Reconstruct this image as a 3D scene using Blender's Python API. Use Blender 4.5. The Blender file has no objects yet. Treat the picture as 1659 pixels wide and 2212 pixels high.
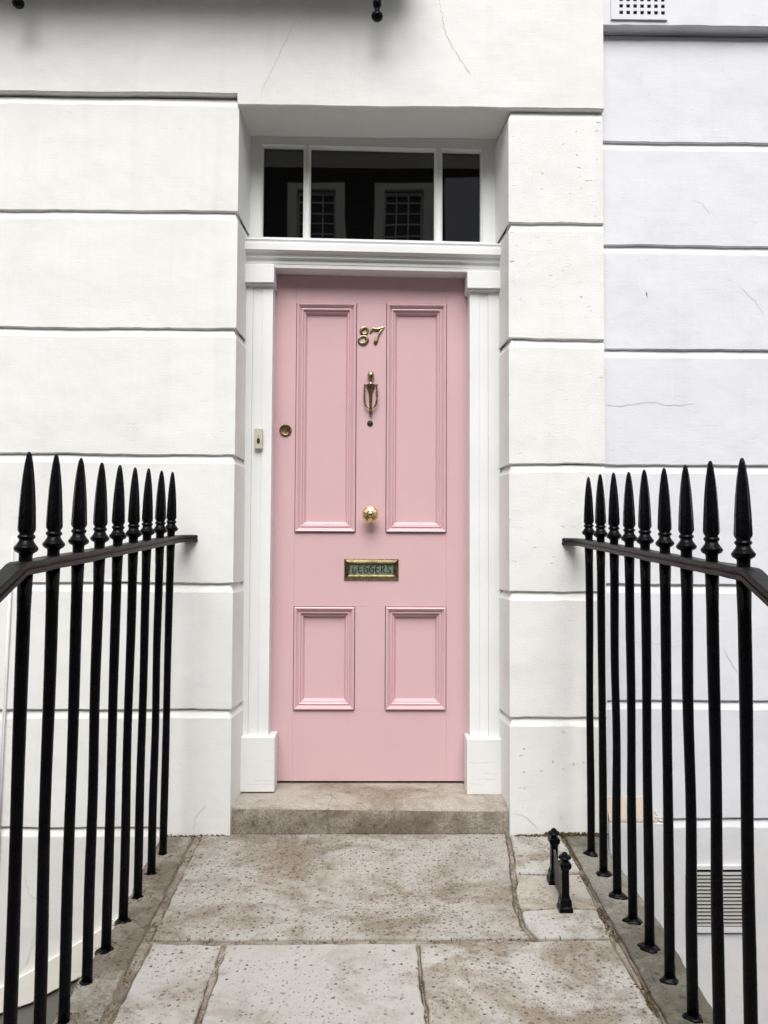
import bpy, bmesh, math, random
from mathutils import Vector, Matrix, noise
R = math.radians
random.seed(7)
sc = bpy.context.scene
col = sc.collection

# ------------------------------------------------------------------ camera
cam_d = bpy.data.cameras.new('camera')
cam = bpy.data.objects.new('camera', cam_d); col.objects.link(cam)
cam_d.sensor_fit = 'VERTICAL'; cam_d.sensor_height = 36.0; cam_d.sensor_width = 27.0
cam_d.lens = 36.0 * 1829.4 / 2212.0
cam_d.clip_start = 0.05; cam_d.clip_end = 500
_p, _yaw, _roll = .046, .0148, .0046
_f = Vector((math.sin(_yaw)*math.cos(_p), math.cos(_yaw)*math.cos(_p), math.sin(_p)))
_r0 = Vector((math.cos(_yaw), -math.sin(_yaw), 0)); _u0 = _r0.cross(_f)
_r = _r0*math.cos(_roll) + _u0*math.sin(_roll); _u = -_r0*math.sin(_roll) + _u0*math.cos(_roll)
cam.matrix_world = Matrix(((_r.x, _u.x, -_f.x, 0), (_r.y, _u.y, -_f.y, -3.338), (_r.z, _u.z, -_f.z, .9766), (0, 0, 0, 1)))
sc.camera = cam

# ------------------------------------------------------------------ sky, sun, exposure
SUN_EL = 52
world = bpy.data.worlds.new('World'); sc.world = world; world.use_nodes = True
wn = world.node_tree; wn.nodes.clear()
sky = wn.nodes.new('ShaderNodeTexSky'); sky.sky_type = 'NISHITA'; sky.sun_disc = False
sky.sun_elevation = R(SUN_EL); sky.sun_rotation = R(180); sky.dust_density = 4.0; sky.air_density = 1.0
hs = wn.nodes.new('ShaderNodeHueSaturation'); hs.inputs['Saturation'].default_value = 0.12
bg = wn.nodes.new('ShaderNodeBackground'); bg.inputs['Strength'].default_value = 0.11
wo_ = wn.nodes.new('ShaderNodeOutputWorld')
wn.links.new(sky.outputs[0], hs.inputs['Color']); wn.links.new(hs.outputs[0], bg.inputs['Color']); wn.links.new(bg.outputs[0], wo_.inputs['Surface'])
sun_d = bpy.data.lights.new('sun', 'SUN'); sun = bpy.data.objects.new('sun', sun_d); col.objects.link(sun)
sun_d.energy = 1.5; sun_d.angle = R(42); sun_d.color = (1.0, .985, .96)
sun.rotation_euler = (R(90 - SUN_EL), 0, R(-6)); sun.location = (0, -6, 9)
sc.render.engine = 'CYCLES'
vs = sc.view_settings; vs.view_transform = 'Standard'; vs.look = 'None'; vs.gamma = 1.0; vs.use_curve_mapping = False
vs.exposure = 0.84

# ------------------------------------------------------------------ helpers
WO = {}                                                   # world offset of each object (translation only)
def tag(o, label=None, cat=None, group=None, kind=None):
    if label: o['label'] = label
    if cat: o['category'] = cat
    if group: o['group'] = group
    if kind: o['kind'] = kind
    return o
def thing(name, loc, label=None, cat=None, group=None, kind=None):
    o = bpy.data.objects.new(name, None); col.objects.link(o)
    o.location = loc; o.empty_display_size = .1; WO[o] = Vector(loc)
    return tag(o, label, cat, group, kind)
def link(o, parent):
    if parent is not None:
        o.parent = parent; o.location = -WO[parent]
    WO[o] = Vector((0, 0, 0)); col.objects.link(o)
    return o
def mk(name, v, f, mat, parent=None, smooth=False, kind=None):
    me = bpy.data.meshes.new(name); me.from_pydata([tuple(q) for q in v], [], f); me.update()
    bm = bmesh.new(); bm.from_mesh(me); bmesh.ops.recalc_face_normals(bm, faces=bm.faces); bm.to_mesh(me); bm.free()
    if mat: me.materials.append(mat)
    if smooth:
        me.polygons.foreach_set('use_smooth', [True]*len(me.polygons))
    o = link(bpy.data.objects.new(name, me), parent)
    if kind: o['kind'] = kind
    return o
def mesh_only(name, v, f, mat, smooth=False):
    me = bpy.data.meshes.new(name); me.from_pydata([tuple(q) for q in v], [], f); me.update()
    bm = bmesh.new(); bm.from_mesh(me); bmesh.ops.recalc_face_normals(bm, faces=bm.faces); bm.to_mesh(me); bm.free()
    if mat: me.materials.append(mat)
    if smooth: me.polygons.foreach_set('use_smooth', [True]*len(me.polygons))
    return me
def sharp(o, deg=35):
    bm = bmesh.new(); bm.from_mesh(o.data)
    for e in bm.edges:
        e.smooth = not (len(e.link_faces) == 2 and e.calc_face_angle(0) > R(deg))
    bm.to_mesh(o.data); bm.free(); return o
class MB:
    def __init__(s): s.v = []; s.f = []
    def add(s, v, f):
        b = len(s.v); s.v += [tuple(q) for q in v]; s.f += [tuple(i + b for i in q) for q in f]; return s
    def box(s, x0, x1, y0, y1, z0, z1, c=0.0):
        if c <= 0:
            v = [(x, y, z) for x in (x0, x1) for y in (y0, y1) for z in (z0, z1)]
            return s.add(v, [(0, 1, 3, 2), (4, 6, 7, 5), (0, 4, 5, 1), (2, 3, 7, 6), (0, 2, 6, 4), (1, 5, 7, 3)])
        bm = bmesh.new()
        bmesh.ops.create_cube(bm, size=1)
        for q in bm.verts: q.co = ((x0+x1)/2 + q.co.x*(x1-x0), (y0+y1)/2 + q.co.y*(y1-y0), (z0+z1)/2 + q.co.z*(z1-z0))
        bmesh.ops.bevel(bm, geom=bm.edges[:], offset=c, segments=1, affect='EDGES')
        bm.verts.index_update()
        s.add([q.co[:] for q in bm.verts], [[q.index for q in f.verts] for f in bm.faces]); bm.free(); return s
    def lathe(s, prof, c=(0, 0, 0), n=16, axis='z', rot=0.0, sx=1, sy=1):
        b = len(s.v); m = len(prof)
        for i in range(n):
            a = rot + 2*math.pi*i/n
            for r, h in prof:
                p = (r*math.cos(a)*sx, r*math.sin(a)*sy, h)
                if axis == 'y': p = (p[0], -p[2], p[1])         # h grows towards the viewer (-y)
                s.v.append((p[0]+c[0], p[1]+c[1], p[2]+c[2]))
        for i in range(n):
            j = (i+1) % n
            for k in range(m-1): s.f.append((b+i*m+k, b+j*m+k, b+j*m+k+1, b+i*m+k+1))
        if prof[0][0] > 1e-6: s.f.append(tuple(b+i*m for i in range(n)))
        if prof[-1][0] > 1e-6: s.f.append(tuple(b+i*m+m-1 for i in range(n)))
        return s
    def tube(s, pts, rad, n=8, flat=None, closed=False):
        # flat: (axis vector, factor) squashes the cross-section along that axis
        pts = [Vector(p) for p in pts]; m = len(pts); b = len(s.v)
        if not hasattr(rad, '__len__'): rad = [rad]*m
        for i in range(m):
            if closed: t = pts[(i+1) % m] - pts[i-1]
            else: t = pts[min(i+1, m-1)] - pts[max(i-1, 0)]
            t.normalize()
            ref = Vector((0, 1, 0)) if abs(t.y) < .9 else Vector((1, 0, 0))
            a = t.cross(ref).normalized(); c = a.cross(t)
            for k in range(n):
                q = 2*math.pi*k/n; d = a*math.cos(q)*rad[i] + c*math.sin(q)*rad[i]
                if flat:
                    ax = Vector(flat[0]); d = d - ax*(d.dot(ax))*(1-flat[1])
                s.v.append(tuple(pts[i]+d))
        for i in range(m if closed else m-1):
            j = (i+1) % m
            for k in range(n):
                l = (k+1) % n; s.f.append((b+i*n+k, b+i*n+l, b+j*n+l, b+j*n+k))
        if not closed:
            s.f.append(tuple(b+k for k in range(n))); s.f.append(tuple(b+(m-1)*n+k for k in range(n)))
        return s
    def prism_x(s, prof, x0, x1, shear=0.0, n=1):
        m = len(prof); b = len(s.v)
        for i in range(n+1):
            x = x0 + (x1-x0)*i/n
            for y, z in prof: s.v.append((x, y, z + shear*x))
        for i in range(n):
            for k in range(m):
                l = (k+1) % m; s.f.append((b+i*m+k, b+i*m+l, b+(i+1)*m+l, b+(i+1)*m+k))
        s.f.append(tuple(b+k for k in range(m))); s.f.append(tuple(b+n*m+k for k in range(m)))
        return s
    def frame(s, x0, x1, z0, z1, prof, yf, shear=0.0):
        # mitred rectangular moulding; prof = [(inset, proud)]
        b = len(s.v); m = len(prof)
        for ins, out in prof:
            for x, z in ((x0+ins, z0+ins), (x1-ins, z0+ins), (x1-ins, z1-ins), (x0+ins, z1-ins)):
                s.v.append((x, yf-out, z + shear*x))
        for k in range(m-1):
            for i in range(4):
                j = (i+1) % 4; s.f.append((b+k*4+i, b+k*4+j, b+k*4+4+j, b+k*4+4+i))
        return s
    def holed(s, xs, zs, holes, y0, y1, shear=0.0):
        nx, nz = len(xs), len(zs); b = len(s.v)
        for y in (y0, y1):
            for x in xs:
                for z in zs: s.v.append((x, y, z + shear*x))
        I = lambda k, i, j: b + k*nx*nz + i*nz + j
        solid = lambda i, j: 0 <= i < nx-1 and 0 <= j < nz-1 and (i, j) not in holes
        for i in range(nx-1):
            for j in range(nz-1):
                if not solid(i, j): continue
                for k in (0, 1): s.f.append((I(k, i, j), I(k, i+1, j), I(k, i+1, j+1), I(k, i, j+1)))
                if not solid(i-1, j): s.f.append((I(0, i, j), I(0, i, j+1), I(1, i, j+1), I(1, i, j)))
                if not solid(i+1, j): s.f.append((I(0, i+1, j), I(0, i+1, j+1), I(1, i+1, j+1), I(1, i+1, j)))
                if not solid(i, j-1): s.f.append((I(0, i, j), I(0, i+1, j), I(1, i+1, j), I(1, i, j)))
                if not solid(i, j+1): s.f.append((I(0, i, j+1), I(0, i+1, j+1), I(1, i+1, j+1), I(1, i, j+1)))
        return s
    def build(s, name, mat, parent=None, smooth=False, kind=None, sh=None):
        o = mk(name, s.v, s.f, mat, parent, smooth or sh is not None, kind)
        if sh is not None: sharp(o, sh)
        return o
def wob(t, seed, amp):
    return amp*(math.sin(t*5.1+seed*1.7) + .7*math.sin(t*11.3+seed*3.1) + .45*math.sin(t*27.7+seed*.7) + .3*math.sin(t*61.0+seed*2.3))/1.6

# ------------------------------------------------------------------ materials
class NT:
    def __init__(s, name):
        s.m = bpy.data.materials.new(name); s.m.use_nodes = True; s.t = s.m.node_tree
        s.b = s.t.nodes['Principled BSDF']
        s.co = s.n('ShaderNodeTexCoord').outputs['Object']
    def n(s, typ, **kw):
        o = s.t.nodes.new(typ)
        for k, v in kw.items(): setattr(o, k, v)
        return o
    def l(s, a, b): s.t.links.new(a, b)
    def map(s, scale=(1, 1, 1), loc=(0, 0, 0)):
        o = s.n('ShaderNodeMapping'); o.inputs['Scale'].default_value = scale; o.inputs['Location'].default_value = loc
        s.l(s.co, o.inputs['Vector']); return o.outputs[0]
    def noise(s, scale, detail=4, rough=.55, vec=None, dist=0):
        o = s.n('ShaderNodeTexNoise'); o.inputs['Scale'].default_value = scale; o.inputs['Detail'].default_value = detail
        o.inputs['Roughness'].default_value = rough; o.inputs['Distortion'].default_value = dist
        s.l(vec or s.co, o.inputs['Vector']); return o.outputs['Fac']
    def voro(s, scale, vec=None, feature='F1'):
        o = s.n('ShaderNodeTexVoronoi', feature=feature, voronoi_dimensions='2D'); o.inputs['Scale'].default_value = scale
        s.l(vec or s.co, o.inputs['Vector']); return o
    def ramp(s, fac, a, b, ca=(0, 0, 0), cb=(1, 1, 1)):
        o = s.n('ShaderNodeValToRGB'); e = o.color_ramp.elements
        e[0].position = a; e[1].position = b; e[0].color = (*ca, 1) if len(ca) == 3 else ca; e[1].color = (*cb, 1)
        s.l(fac, o.inputs[0]); return o.outputs[0]
    def mix(s, fac, a, b, blend='MIX'):
        o = s.n('ShaderNodeMix', data_type='RGBA', blend_type=blend)
        for k, v in ((0, fac), (6, a), (7, b)):
            if hasattr(v, 'links'): s.l(v, o.inputs[k])
            else: o.inputs[k].default_value = v if k == 0 else ((*v, 1) if len(v) == 3 else v)
        return o.outputs[2]
    def math(s, op, a, b=0.0, clamp=False):
        o = s.n('ShaderNodeMath', operation=op, use_clamp=clamp)
        for k, v in ((0, a), (1, b)):
            if hasattr(v, 'links'): s.l(v, o.inputs[k])
            else: o.inputs[k].default_value = v
        return o.outputs[0]
    def bump(s, h, strength, dist, prev=None):
        o = s.n('ShaderNodeBump'); o.inputs['Strength'].default_value = strength; o.inputs['Distance'].default_value = dist
        s.l(h, o.inputs['Height'])
        if prev: s.l(prev, o.inputs['Normal'])
        return o.outputs[0]
    def done(s, colr=None, rough=None, nrm=None, **kw):
        for k, v in (('Base Color', colr), ('Roughness', rough), ('Normal', nrm)):
            if v is None: continue
            if hasattr(v, 'links'): s.l(v, s.b.inputs[k])
            else: s.b.inputs[k].default_value = (*v, 1) if k == 'Base Color' else v
        for k, v in kw.items(): s.b.inputs[k.replace('_', ' ')].default_value = v
        return s.m

def stucco(name, c, c2, flecks=.2, rough_b=.35, grime=(.42, .38, .31)):
    t = NT(name)
    base = t.mix(t.ramp(t.noise(1.7, 3, .6), .35, .7), c, c2)
    soft = t.ramp(t.noise(.9, 1), .45, .75)
    base = t.mix(t.math('MULTIPLY', soft, .12), base, tuple(q*.86 for q in c2))
    # runs of old dirt: vertical streaks
    st = t.ramp(t.noise(1.0, 2, .6, t.map((9, 9, .7))), .56, .8)
    base = t.mix(t.math('MULTIPLY', st, .11), base, grime)
    sx_ = t.n('ShaderNodeSeparateXYZ'); t.l(t.co, sx_.inputs[0])
    low = t.n('ShaderNodeMapRange'); low.clamp = True; t.l(t.math('ADD', sx_.outputs[2], t.math('MULTIPLY', t.noise(9, 4, .65), .35)), low.inputs[0])
    low.inputs[1].default_value = .16; low.inputs[2].default_value = -.02; low.inputs[3].default_value = 0; low.inputs[4].default_value = 1
    base = t.mix(t.math('MULTIPLY', low.outputs[0], .22), base, grime)
    # little horizontal trowel pits
    pv = t.noise(1.0, 3, .65, t.map((26, 26, 75)))
    big = t.ramp(t.noise(2.6, 2), .42, .62)
    pit = t.math('MULTIPLY', t.ramp(pv, .30, .36, (1, 1, 1), (0, 0, 0)), big)
    base = t.mix(t.math('MULTIPLY', pit, .55*min(1, flecks)), base, (.34, .33, .30))
    # smoky patches where the paint has aged unevenly, and filler patches
    sm = t.ramp(t.noise(3.4, 4, .62, t.map((1, 1, 1.5), (5, 5, 5)), .5), .50, .72)
    base = t.mix(t.math('MULTIPLY', sm, .28), base, tuple(q*.80 for q in c2))
    h1 = t.noise(150, 2, .6); h2 = t.noise(5, 2, .5); h3 = t.noise(1.0, 3, .6, t.map((11, 11, 120)))
    b = t.bump(h2, .5, .014)
    b = t.bump(h3, .22, .002, b)
    b = t.bump(h1, rough_b, .0012, b)
    b = t.bump(t.math('SUBTRACT', 1.0, pit), min(1, flecks*1.3), .003, b)
    return t.done(base, .72, b, Specular_IOR_Level=.25)
M = {}
M['stucco'] = stucco('stucco_warm_white', (.80, .803, .785), (.775, .778, .755), .30, .45)
M['stucco_rough'] = stucco('stucco_rough_white', (.81, .812, .795), (.78, .782, .762), .8, .9)
M['stucco_lintel'] = stucco('stucco_lintel_white', (.795, .797, .78), (.755, .757, .735), .15, .4)
M['stucco_blue'] = stucco('stucco_cool_white', (.735, .745, .775), (.71, .72, .75), .22, .4)
M['stucco_cream'] = stucco('stucco_cream', (.79, .775, .715), (.76, .74, .675), .3, .5)
M['peach'] = stucco('bare_peach_render', (.60, .515, .44), (.46, .38, .31), .9, .7)
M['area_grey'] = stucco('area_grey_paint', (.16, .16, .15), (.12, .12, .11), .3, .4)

def wood_white(name, chips=.3):
    t = NT(name)
    g = t.noise(1, 4, .6, t.map((60, 60, 3)))
    base = t.mix(t.ramp(t.noise(4, 4), .35, .7), (.79, .795, .79), (.74, .745, .735))
    crack = t.ramp(t.noise(1, 5, .7, t.map((7, 7, 46))), .27, .31, (1, 1, 1), (0, 0, 0))
    m2 = t.ramp(t.noise(3, 2), .45, .6)
    cr = t.math('MULTIPLY', crack, m2)
    base = t.mix(t.math('MULTIPLY', cr, .8*chips), base, (.25, .23, .20))
    b = t.bump(g, .18, .0012)
    b = t.bump(t.noise(30, 3), .2, .0015, b)
    b = t.bump(t.math('SUBTRACT', 1.0, cr), chips, .002, b)
    return t.done(base, .42, b, Specular_IOR_Level=.4)
M['wood'] = wood_white('white_gloss_timber', .15)
M['wood_worn'] = wood_white('white_worn_timber', 1.0)

t = NT('pink_door_paint')
base = t.mix(t.ramp(t.noise(2.2, 3), .35, .7), (.655, .437, .457), (.628, .412, .434))
base = t.mix(t.math('MULTIPLY', t.ramp(t.noise(1, 4, .6, t.map((5, 5, 24))), .5, .8), .12), base, (.57, .36, .375))
base = t.mix(t.math('MULTIPLY', t.ramp(t.noise(1, 3, .6, t.map((70, 70, 1.6))), .45, .75), .10), base, (.70, .50, .51))
b = t.bump(t.noise(1, 3, .6, t.map((220, 220, 14))), .25, .0008)
b = t.bump(t.noise(7, 3), .25, .003, b)
M['pink'] = t.done(base, t.ramp(t.noise(6, 4), .3, .7, (.20,)*3, (.27,)*3), b, Specular_IOR_Level=.5)

t = NT('black_railing_paint')
b = t.bump(t.noise(32, 4, .6), .8, .005)
b = t.bump(t.noise(180, 3), .2, .0008, b)
M['black'] = t.done(t.mix(t.ramp(t.noise(25, 3), .4, .7), (.0022, .0024, .0032), (.0035, .0037, .0045)), t.ramp(t.noise(20, 3), .3, .7, (.16,)*3, (.30,)*3), b, Specular_IOR_Level=.10)
t = NT('dull_black_rail_paint')
b = t.bump(t.noise(1, 4, .6, t.map((60, 18, 60))), .6, .003)
M['rail'] = t.done(t.mix(t.ramp(t.noise(14, 4), .4, .7), (.0045, .0046, .0052), (.009, .009, .0094)), .42, b, Specular_IOR_Level=.24)

def brass(name, c, c2, r0, r1, dark=.5):
    t = NT(name)
    f = t.ramp(t.noise(60, 4), .35, .65)
    base = t.mix(f, c, c2)
    return t.done(base, t.ramp(t.noise(40, 4), .3, .7, (r0,)*3, (r1,)*3), t.bump(t.noise(90, 3), .15, .0008), Metallic=1.0)
M['brass'] = brass('aged_brass', (.44, .37, .21), (.25, .205, .11), .22, .38)
M['brass_bright'] = brass('polished_brass', (.80, .60, .33), (.72, .52, .27), .06, .14)
M['brass_dark'] = brass('tarnished_brass', (.30, .22, .11), (.15, .11, .055), .25, .42)
t = NT('verdigris_plate')
M['verdigris'] = t.done(t.mix(t.ramp(t.noise(70, 4), .35, .65), (.10, .150, .115), (.18, .215, .155)), .5, t.bump(t.noise(140, 3), .3, .001), Metallic=.2)
M['letter_dark'] = NT('dark_bronze').done((.020, .022, .016), .35, Metallic=.6)
M['bell'] = NT('beige_plastic').done((.52, .50, .41), .45)
M['dark'] = NT('dark_rubber').done((.018, .018, .02), .5)
M['grey_metal'] = NT('grey_metal').done((.035, .035, .036), .45, Metallic=.3)
M['void'] = NT('unlit_black').done((.004, .004, .004), .9)  # near-black colour stands in for unlit depth behind openings
M['crack'] = NT('dark_crack').done((.16, .145, .125), .9)  # even dark brown for the bolder cracks
M['crack_soft'] = NT('hairline_crack').done((.54, .535, .515), .9)
t = NT('old_window_glass')
M['glass'] = t.done((.0012, .0013, .0016), .015, t.bump(t.noise(2.8, 1, .4), .034, .02), Specular_IOR_Level=1.0)  # opaque near-black colour stands in for the unlit hall behind the pane

def stone(name, light, brown, amt, pits, seed, grain=.5, bias=0.0, pale=None):
    t = NT(name)
    mp = t.map((1, 1, 1), (seed*3.1, seed*1.7, 0))
    a = t.ramp(t.noise(3.4, 7, .68, mp, .5), .60-amt*.24, .71-amt*.20)
    base = t.mix(a, light, brown)
    pch = t.ramp(t.noise(7.5, 5, .65, mp, .6), .52, .66)
    base = t.mix(t.math('MULTIPLY', pch, .45*amt+.1), base, tuple(q*.72 for q in brown))
    pl = t.ramp(t.noise(4.2, 5, .6, t.map((1, 1, 1), (seed*7.7, 4, 0))), .55, .72)
    base = t.mix(t.math('MULTIPLY', pl, .45), base, pale or tuple(min(.62, q*1.22) for q in light))
    sp = t.ramp(t.noise(120, 3, .7), .35, .65)
    base = t.mix(t.math('MULTIPLY', sp, .30*grain), base, tuple(q*.55 for q in brown))
    sm = t.ramp(t.noise(34, 5, .8, mp), .54, .62)
    base = t.mix(t.math('MULTIPLY', sm, t.math('MULTIPLY', t.math('ADD', a, .12, True), .75)), base, tuple(q*.42 for q in brown))
    b = t.bump(t.noise(9, 5, .6, mp), .5, .008)
    b = t.bump(t.noise(95, 4, .65), .45*grain+.2, .0025, b)
    if pits > 0:
        wv = t.n('ShaderNodeVectorMath', operation='ADD'); nz = t.n('ShaderNodeTexNoise'); nz.inputs['Scale'].default_value = 60
        t.l(mp, nz.inputs['Vector']); sc_ = t.n('ShaderNodeVectorMath', operation='SCALE'); sc_.inputs['Scale'].default_value = .008
        t.l(nz.outputs['Color'], sc_.inputs[0]); t.l(mp, wv.inputs[0]); t.l(sc_.outputs[0], wv.inputs[1])
        flat = t.n('ShaderNodeVectorMath', operation='MULTIPLY'); flat.inputs[1].default_value = (1, 1, .0)
        t.l(wv.outputs[0], flat.inputs[0])
        for scl, dens, rr in ((44, pits*.27, .165), (92, pits*.24, .17)):
            v = t.voro(scl, flat.outputs[0]); sep = t.n('ShaderNodeSeparateColor'); t.l(v.outputs['Color'], sep.inputs[0])
            clus = t.ramp(t.noise(3.3, 3, .5, t.map((1, 1, 1), (seed+scl, 2, 0))), .30, .62)
            on = t.math('GREATER_THAN', t.math('MULTIPLY', clus, dens), t.math('MULTIPLY', sep.outputs[0], .5))
            rad = t.math('MULTIPLY', t.math('ADD', .45, sep.outputs[1]), rr)
            pit = t.n('ShaderNodeMapRange'); pit.clamp = True
            t.l(t.math('DIVIDE', v.outputs['Distance'], rad), pit.inputs[0])
            pit.inputs[1].default_value = .75; pit.inputs[2].default_value = 1.05; pit.inputs[3].default_value = 1; pit.inputs[4].default_value = 0
            pm = t.math('MULTIPLY', pit.outputs[0], on)
            base = t.mix(t.math('MULTIPLY', pm, t.math('ADD', .18, t.math('MULTIPLY', sep.outputs[2], .70))), base, (.085, .068, .052))
            b = t.bump(t.math('SUBTRACT', 1.0, pm), .8, .004, b)
    return t.done(base, .82, b, Specular_IOR_Level=.2)
LT, BR = (.44, .405, .355), (.27, .215, .160)
M['slab_a'] = stone('york_slab_brown', (.385, .366, .332), (.245, .210, .165), .66, 2.1, 1)
M['slab_b'] = stone('york_slab_pale', (.455, .443, .418), (.30, .262, .212), .42, 1.2, 2)
M['slab_c'] = stone('york_slab_broken', (.43, .40, .35), (.27, .22, .16), .65, 1.0, 3)
M['slab_d'] = stone('york_slab_front', (.43, .415, .388), (.315, .282, .24), .42, .9, 4)
M['slab_e'] = stone('york_slab_middle', (.415, .400, .375), (.315, .285, .245), .45, .6, 5)
M['slab_f'] = stone('york_slab_pocked', (.435, .418, .388), (.255, .215, .168), .6, 1.5, 6)
M['coping'] = stone('coping_stone', (.36, .332, .285), (.185, .155, .12), .72, .8, 7, 1.7)
M['coping_r'] = stone('coping_stone_green', (.315, .300, .258), (.150, .140, .108), .72, .8, 8, 1.7)
M['mortar'] = stone('path_mortar', (.21, .178, .138), (.125, .102, .076), .6, 0, 9, .9)
M['mortar_pale'] = stone('pale_mortar', (.36, .32, .265), (.20, .165, .125), .6, 0, 12, 2.0)
M['step'] = stone('doorstep_stone', (.43, .395, .345), (.275, .232, .182), .55, 0, 10, 1.5)
M['step_front'] = stone('doorstep_rough_front', (.37, .33, .275), (.19, .155, .118), .7, 0, 17, 2.2)
M['pave'] = stone('street_paving', (.17, .165, .155), (.12, .115, .105), .4, 0, 11, .5)
M['asphalt'] = stone('asphalt', (.06, .06, .06), (.045, .045, .045), .4, 0, 13, 1)
t = NT('dry_moss')
M['moss'] = t.done(t.mix(t.ramp(t.noise(60, 3), .4, .65), (.11, .075, .025), (.05, .035, .018)), .95)

t = NT('dark_stock_brick')
bt = t.n('ShaderNodeTexBrick'); bt.inputs['Scale'].default_value = 1.0; bt.inputs['Brick Width'].default_value = .225; bt.inputs['Row Height'].default_value = .075
bt.inputs['Mortar Size'].default_value = .006; bt.inputs['Color1'].default_value = (.040, .032, .026, 1); bt.inputs['Color2'].default_value = (.022, .018, .016, 1); bt.inputs['Mortar'].default_value = (.07, .06, .05, 1)
rot = t.n('ShaderNodeMapping'); rot.inputs['Rotation'].default_value = (R(90), 0, 0); t.l(t.co, rot.inputs[0]); t.l(rot.outputs[0], bt.inputs['Vector'])
M['brick'] = t.done(bt.outputs['Color'], .9)
M['surround'] = NT('white_window_surround').done((.80, .79, .74), .6)
M['render_grey'] = NT('pale_grey_render').done((.62, .62, .65), .8)
M['sash'] = NT('white_sash_paint').done((.75, .75, .75), .5)
M['dark_glass'] = NT('dark_window_pane').done((.010, .011, .014), .05)

# ------------------------------------------------------------------ the setting: street, area floor
SL = .058
def path_z(y): return -.125 + SL*y
mk('ground', [(-60, -60, -2.75), (60, -60, -2.75), (60, 1, -2.75), (-60, 1, -2.75)], [(0, 1, 2, 3)], M['pave'], kind='structure')
mk('street_pavement', *(lambda m: (m.v, m.f))(MB().box(-40, 40, -4.6, -1.95, -2.74, -.52)), M['pave'], kind='structure')
mk('road', *(lambda m: (m.v, m.f))(MB().box(-40, 40, -60, -4.602, -2.74, -.64)), M['asphalt'], kind='structure')

# ------------------------------------------------------------------ house front: stucco courses
def course(name, x0, x1, z0, z1, yf, mat, parent, ret=None, top=True, dx=.03, seed=0, taper=0.0, ch=.012, chh=.034, amp=.0024, yb=.6):
    """A rusticated course: flat soffit, sloping top; ret = 'l'/'r' end also chamfered (door reveal)."""
    n = max(2, int((x1-x0)/dx)); m = MB(); lv = 6 if top else 3
    def ring(x, i, edge):
        w0 = wob(x, seed, amp); w1 = wob(x, seed+5, amp); w2 = wob(x, seed+9, amp*.8)
        w0 += random.uniform(-.0009, .0009); w1 += random.uniform(-.0009, .0009)
        r = [(yf+.004, z0+w0), (yf+wob(x*1.7, seed+3, .0007), z0+.004+w0)]
        if top: r += [(yf+wob(x*1.3, seed+4, .0007), z1-chh+w1), (yf+ch*.45, z1-chh*.62+w1), (yf+ch+wob(x, seed+8, .001), z1-.0050+w2), (yf+ch+.001, z1+.0)]
        else: r += [(yf, z1)]
        return r
    cols = []
    for i in range(n+1):
        x = x0+(x1-x0)*i/n; rr = ring(x, i, i in (0, n)); c = []
        for k, (y, z) in enumerate(rr):
            xx = x
            d = 0
            if top and k >= lv-2: d = ch
            elif top and k == lv-3: d = ch*.45
            elif k == 0: d = .004
            if i == 0 and ret == 'l': xx += d
            if i == n and ret == 'r': xx -= d
            c.append(len(m.v)); m.v.append((xx, y, z))
        xt_, xb_ = m.v[c[-1]][0], m.v[c[0]][0]
        c.append(len(m.v)); m.v.append((xt_, yb, z1)); c.append(len(m.v)); m.v.append((xb_, yb, z0))
        cols.append(c)
    L = lv+2
    for i in range(n):
        for k in range(L): m.f.append((cols[i][k], cols[i+1][k], cols[i+1][(k+1) % L], cols[i][(k+1) % L]))
    for c, end in ((cols[0], 'l'), (cols[-1], 'r')):
        if ret != end: m.f.append(tuple(c))
        else:
            back = []                                     # reveal face: levels carried back to yb
            for k in range(lv): back.append(len(m.v)); v = m.v[c[k]]; m.v.append((v[0]+taper, yb, v[2]))
            for k in range(lv-1): m.f.append((c[k], c[k+1], back[k+1], back[k]))
    return m.build(name, mat, parent)

house = thing('house_front', (-.55, 0, -.12), 'white stucco house front with grooved courses around the pink door', 'house')
LJ = [-2.75, -.096, .355, .847, 1.352, 1.855, 2.328, 2.795]
for i in range(len(LJ)-1):
    if i < 2: course('stucco_course', -4.2, -.803, LJ[i], LJ[i+1], .003, M['stucco'], house, None, seed=i+1)
    else: course('stucco_course', -4.2, -.541, LJ[i], LJ[i+1], 0, M['stucco'], house, 'r', seed=i+1, taper=.066-.0055*i)
course('stucco_course', -.8028, -.541, LJ[0], LJ[2], 0, M['stucco'], house, 'r', seed=2, taper=.064)
RJ = [-2.75, .328, .820, 1.323, 1.824, 2.297, 2.757]
for i in range(len(RJ)-1):
    course('stucco_course', .545, .927, RJ[i], RJ[i+1], 0, M['stucco_rough'], house, 'l', seed=i+21, amp=.0030, taper=-.046)
# lintel band over the door, stepping down at the opening
m = MB(); yl = -.012; prev = None
xs_ = sorted([-4.2+(-.547+4.2)*i/80 for i in range(81)]+[-.5455+(.929+.5455)*i/44 for i in range(45)])
for x in xs_:
    zb = (2.804 if x < -.546 else 2.759) + wob(x, 40, .002)
    c = [len(m.v)+k for k in range(6)]
    m.v += [(x, .6, zb), (x, yl+.005, zb), (x, yl, zb+.006), (x, yl+wob(x, 31, .001), 3.0), (x, yl, 9.0), (x, .6, 9.0)]
    if prev:
        for k in range(6): m.f.append((prev[k], c[k], c[(k+1) % 6], prev[(k+1) % 6]))
    prev = c
m.f.append(tuple(range(6))); m.f.append(tuple(prev))
m.build('lintel_band', M['stucco_lintel'], house)
MB().box(-.62, .62, .46, .5, -.2, 2.9).build('hall_backing', M['void'], house)  # added black panel; stops light leaking in and darkens the gap under the door

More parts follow.
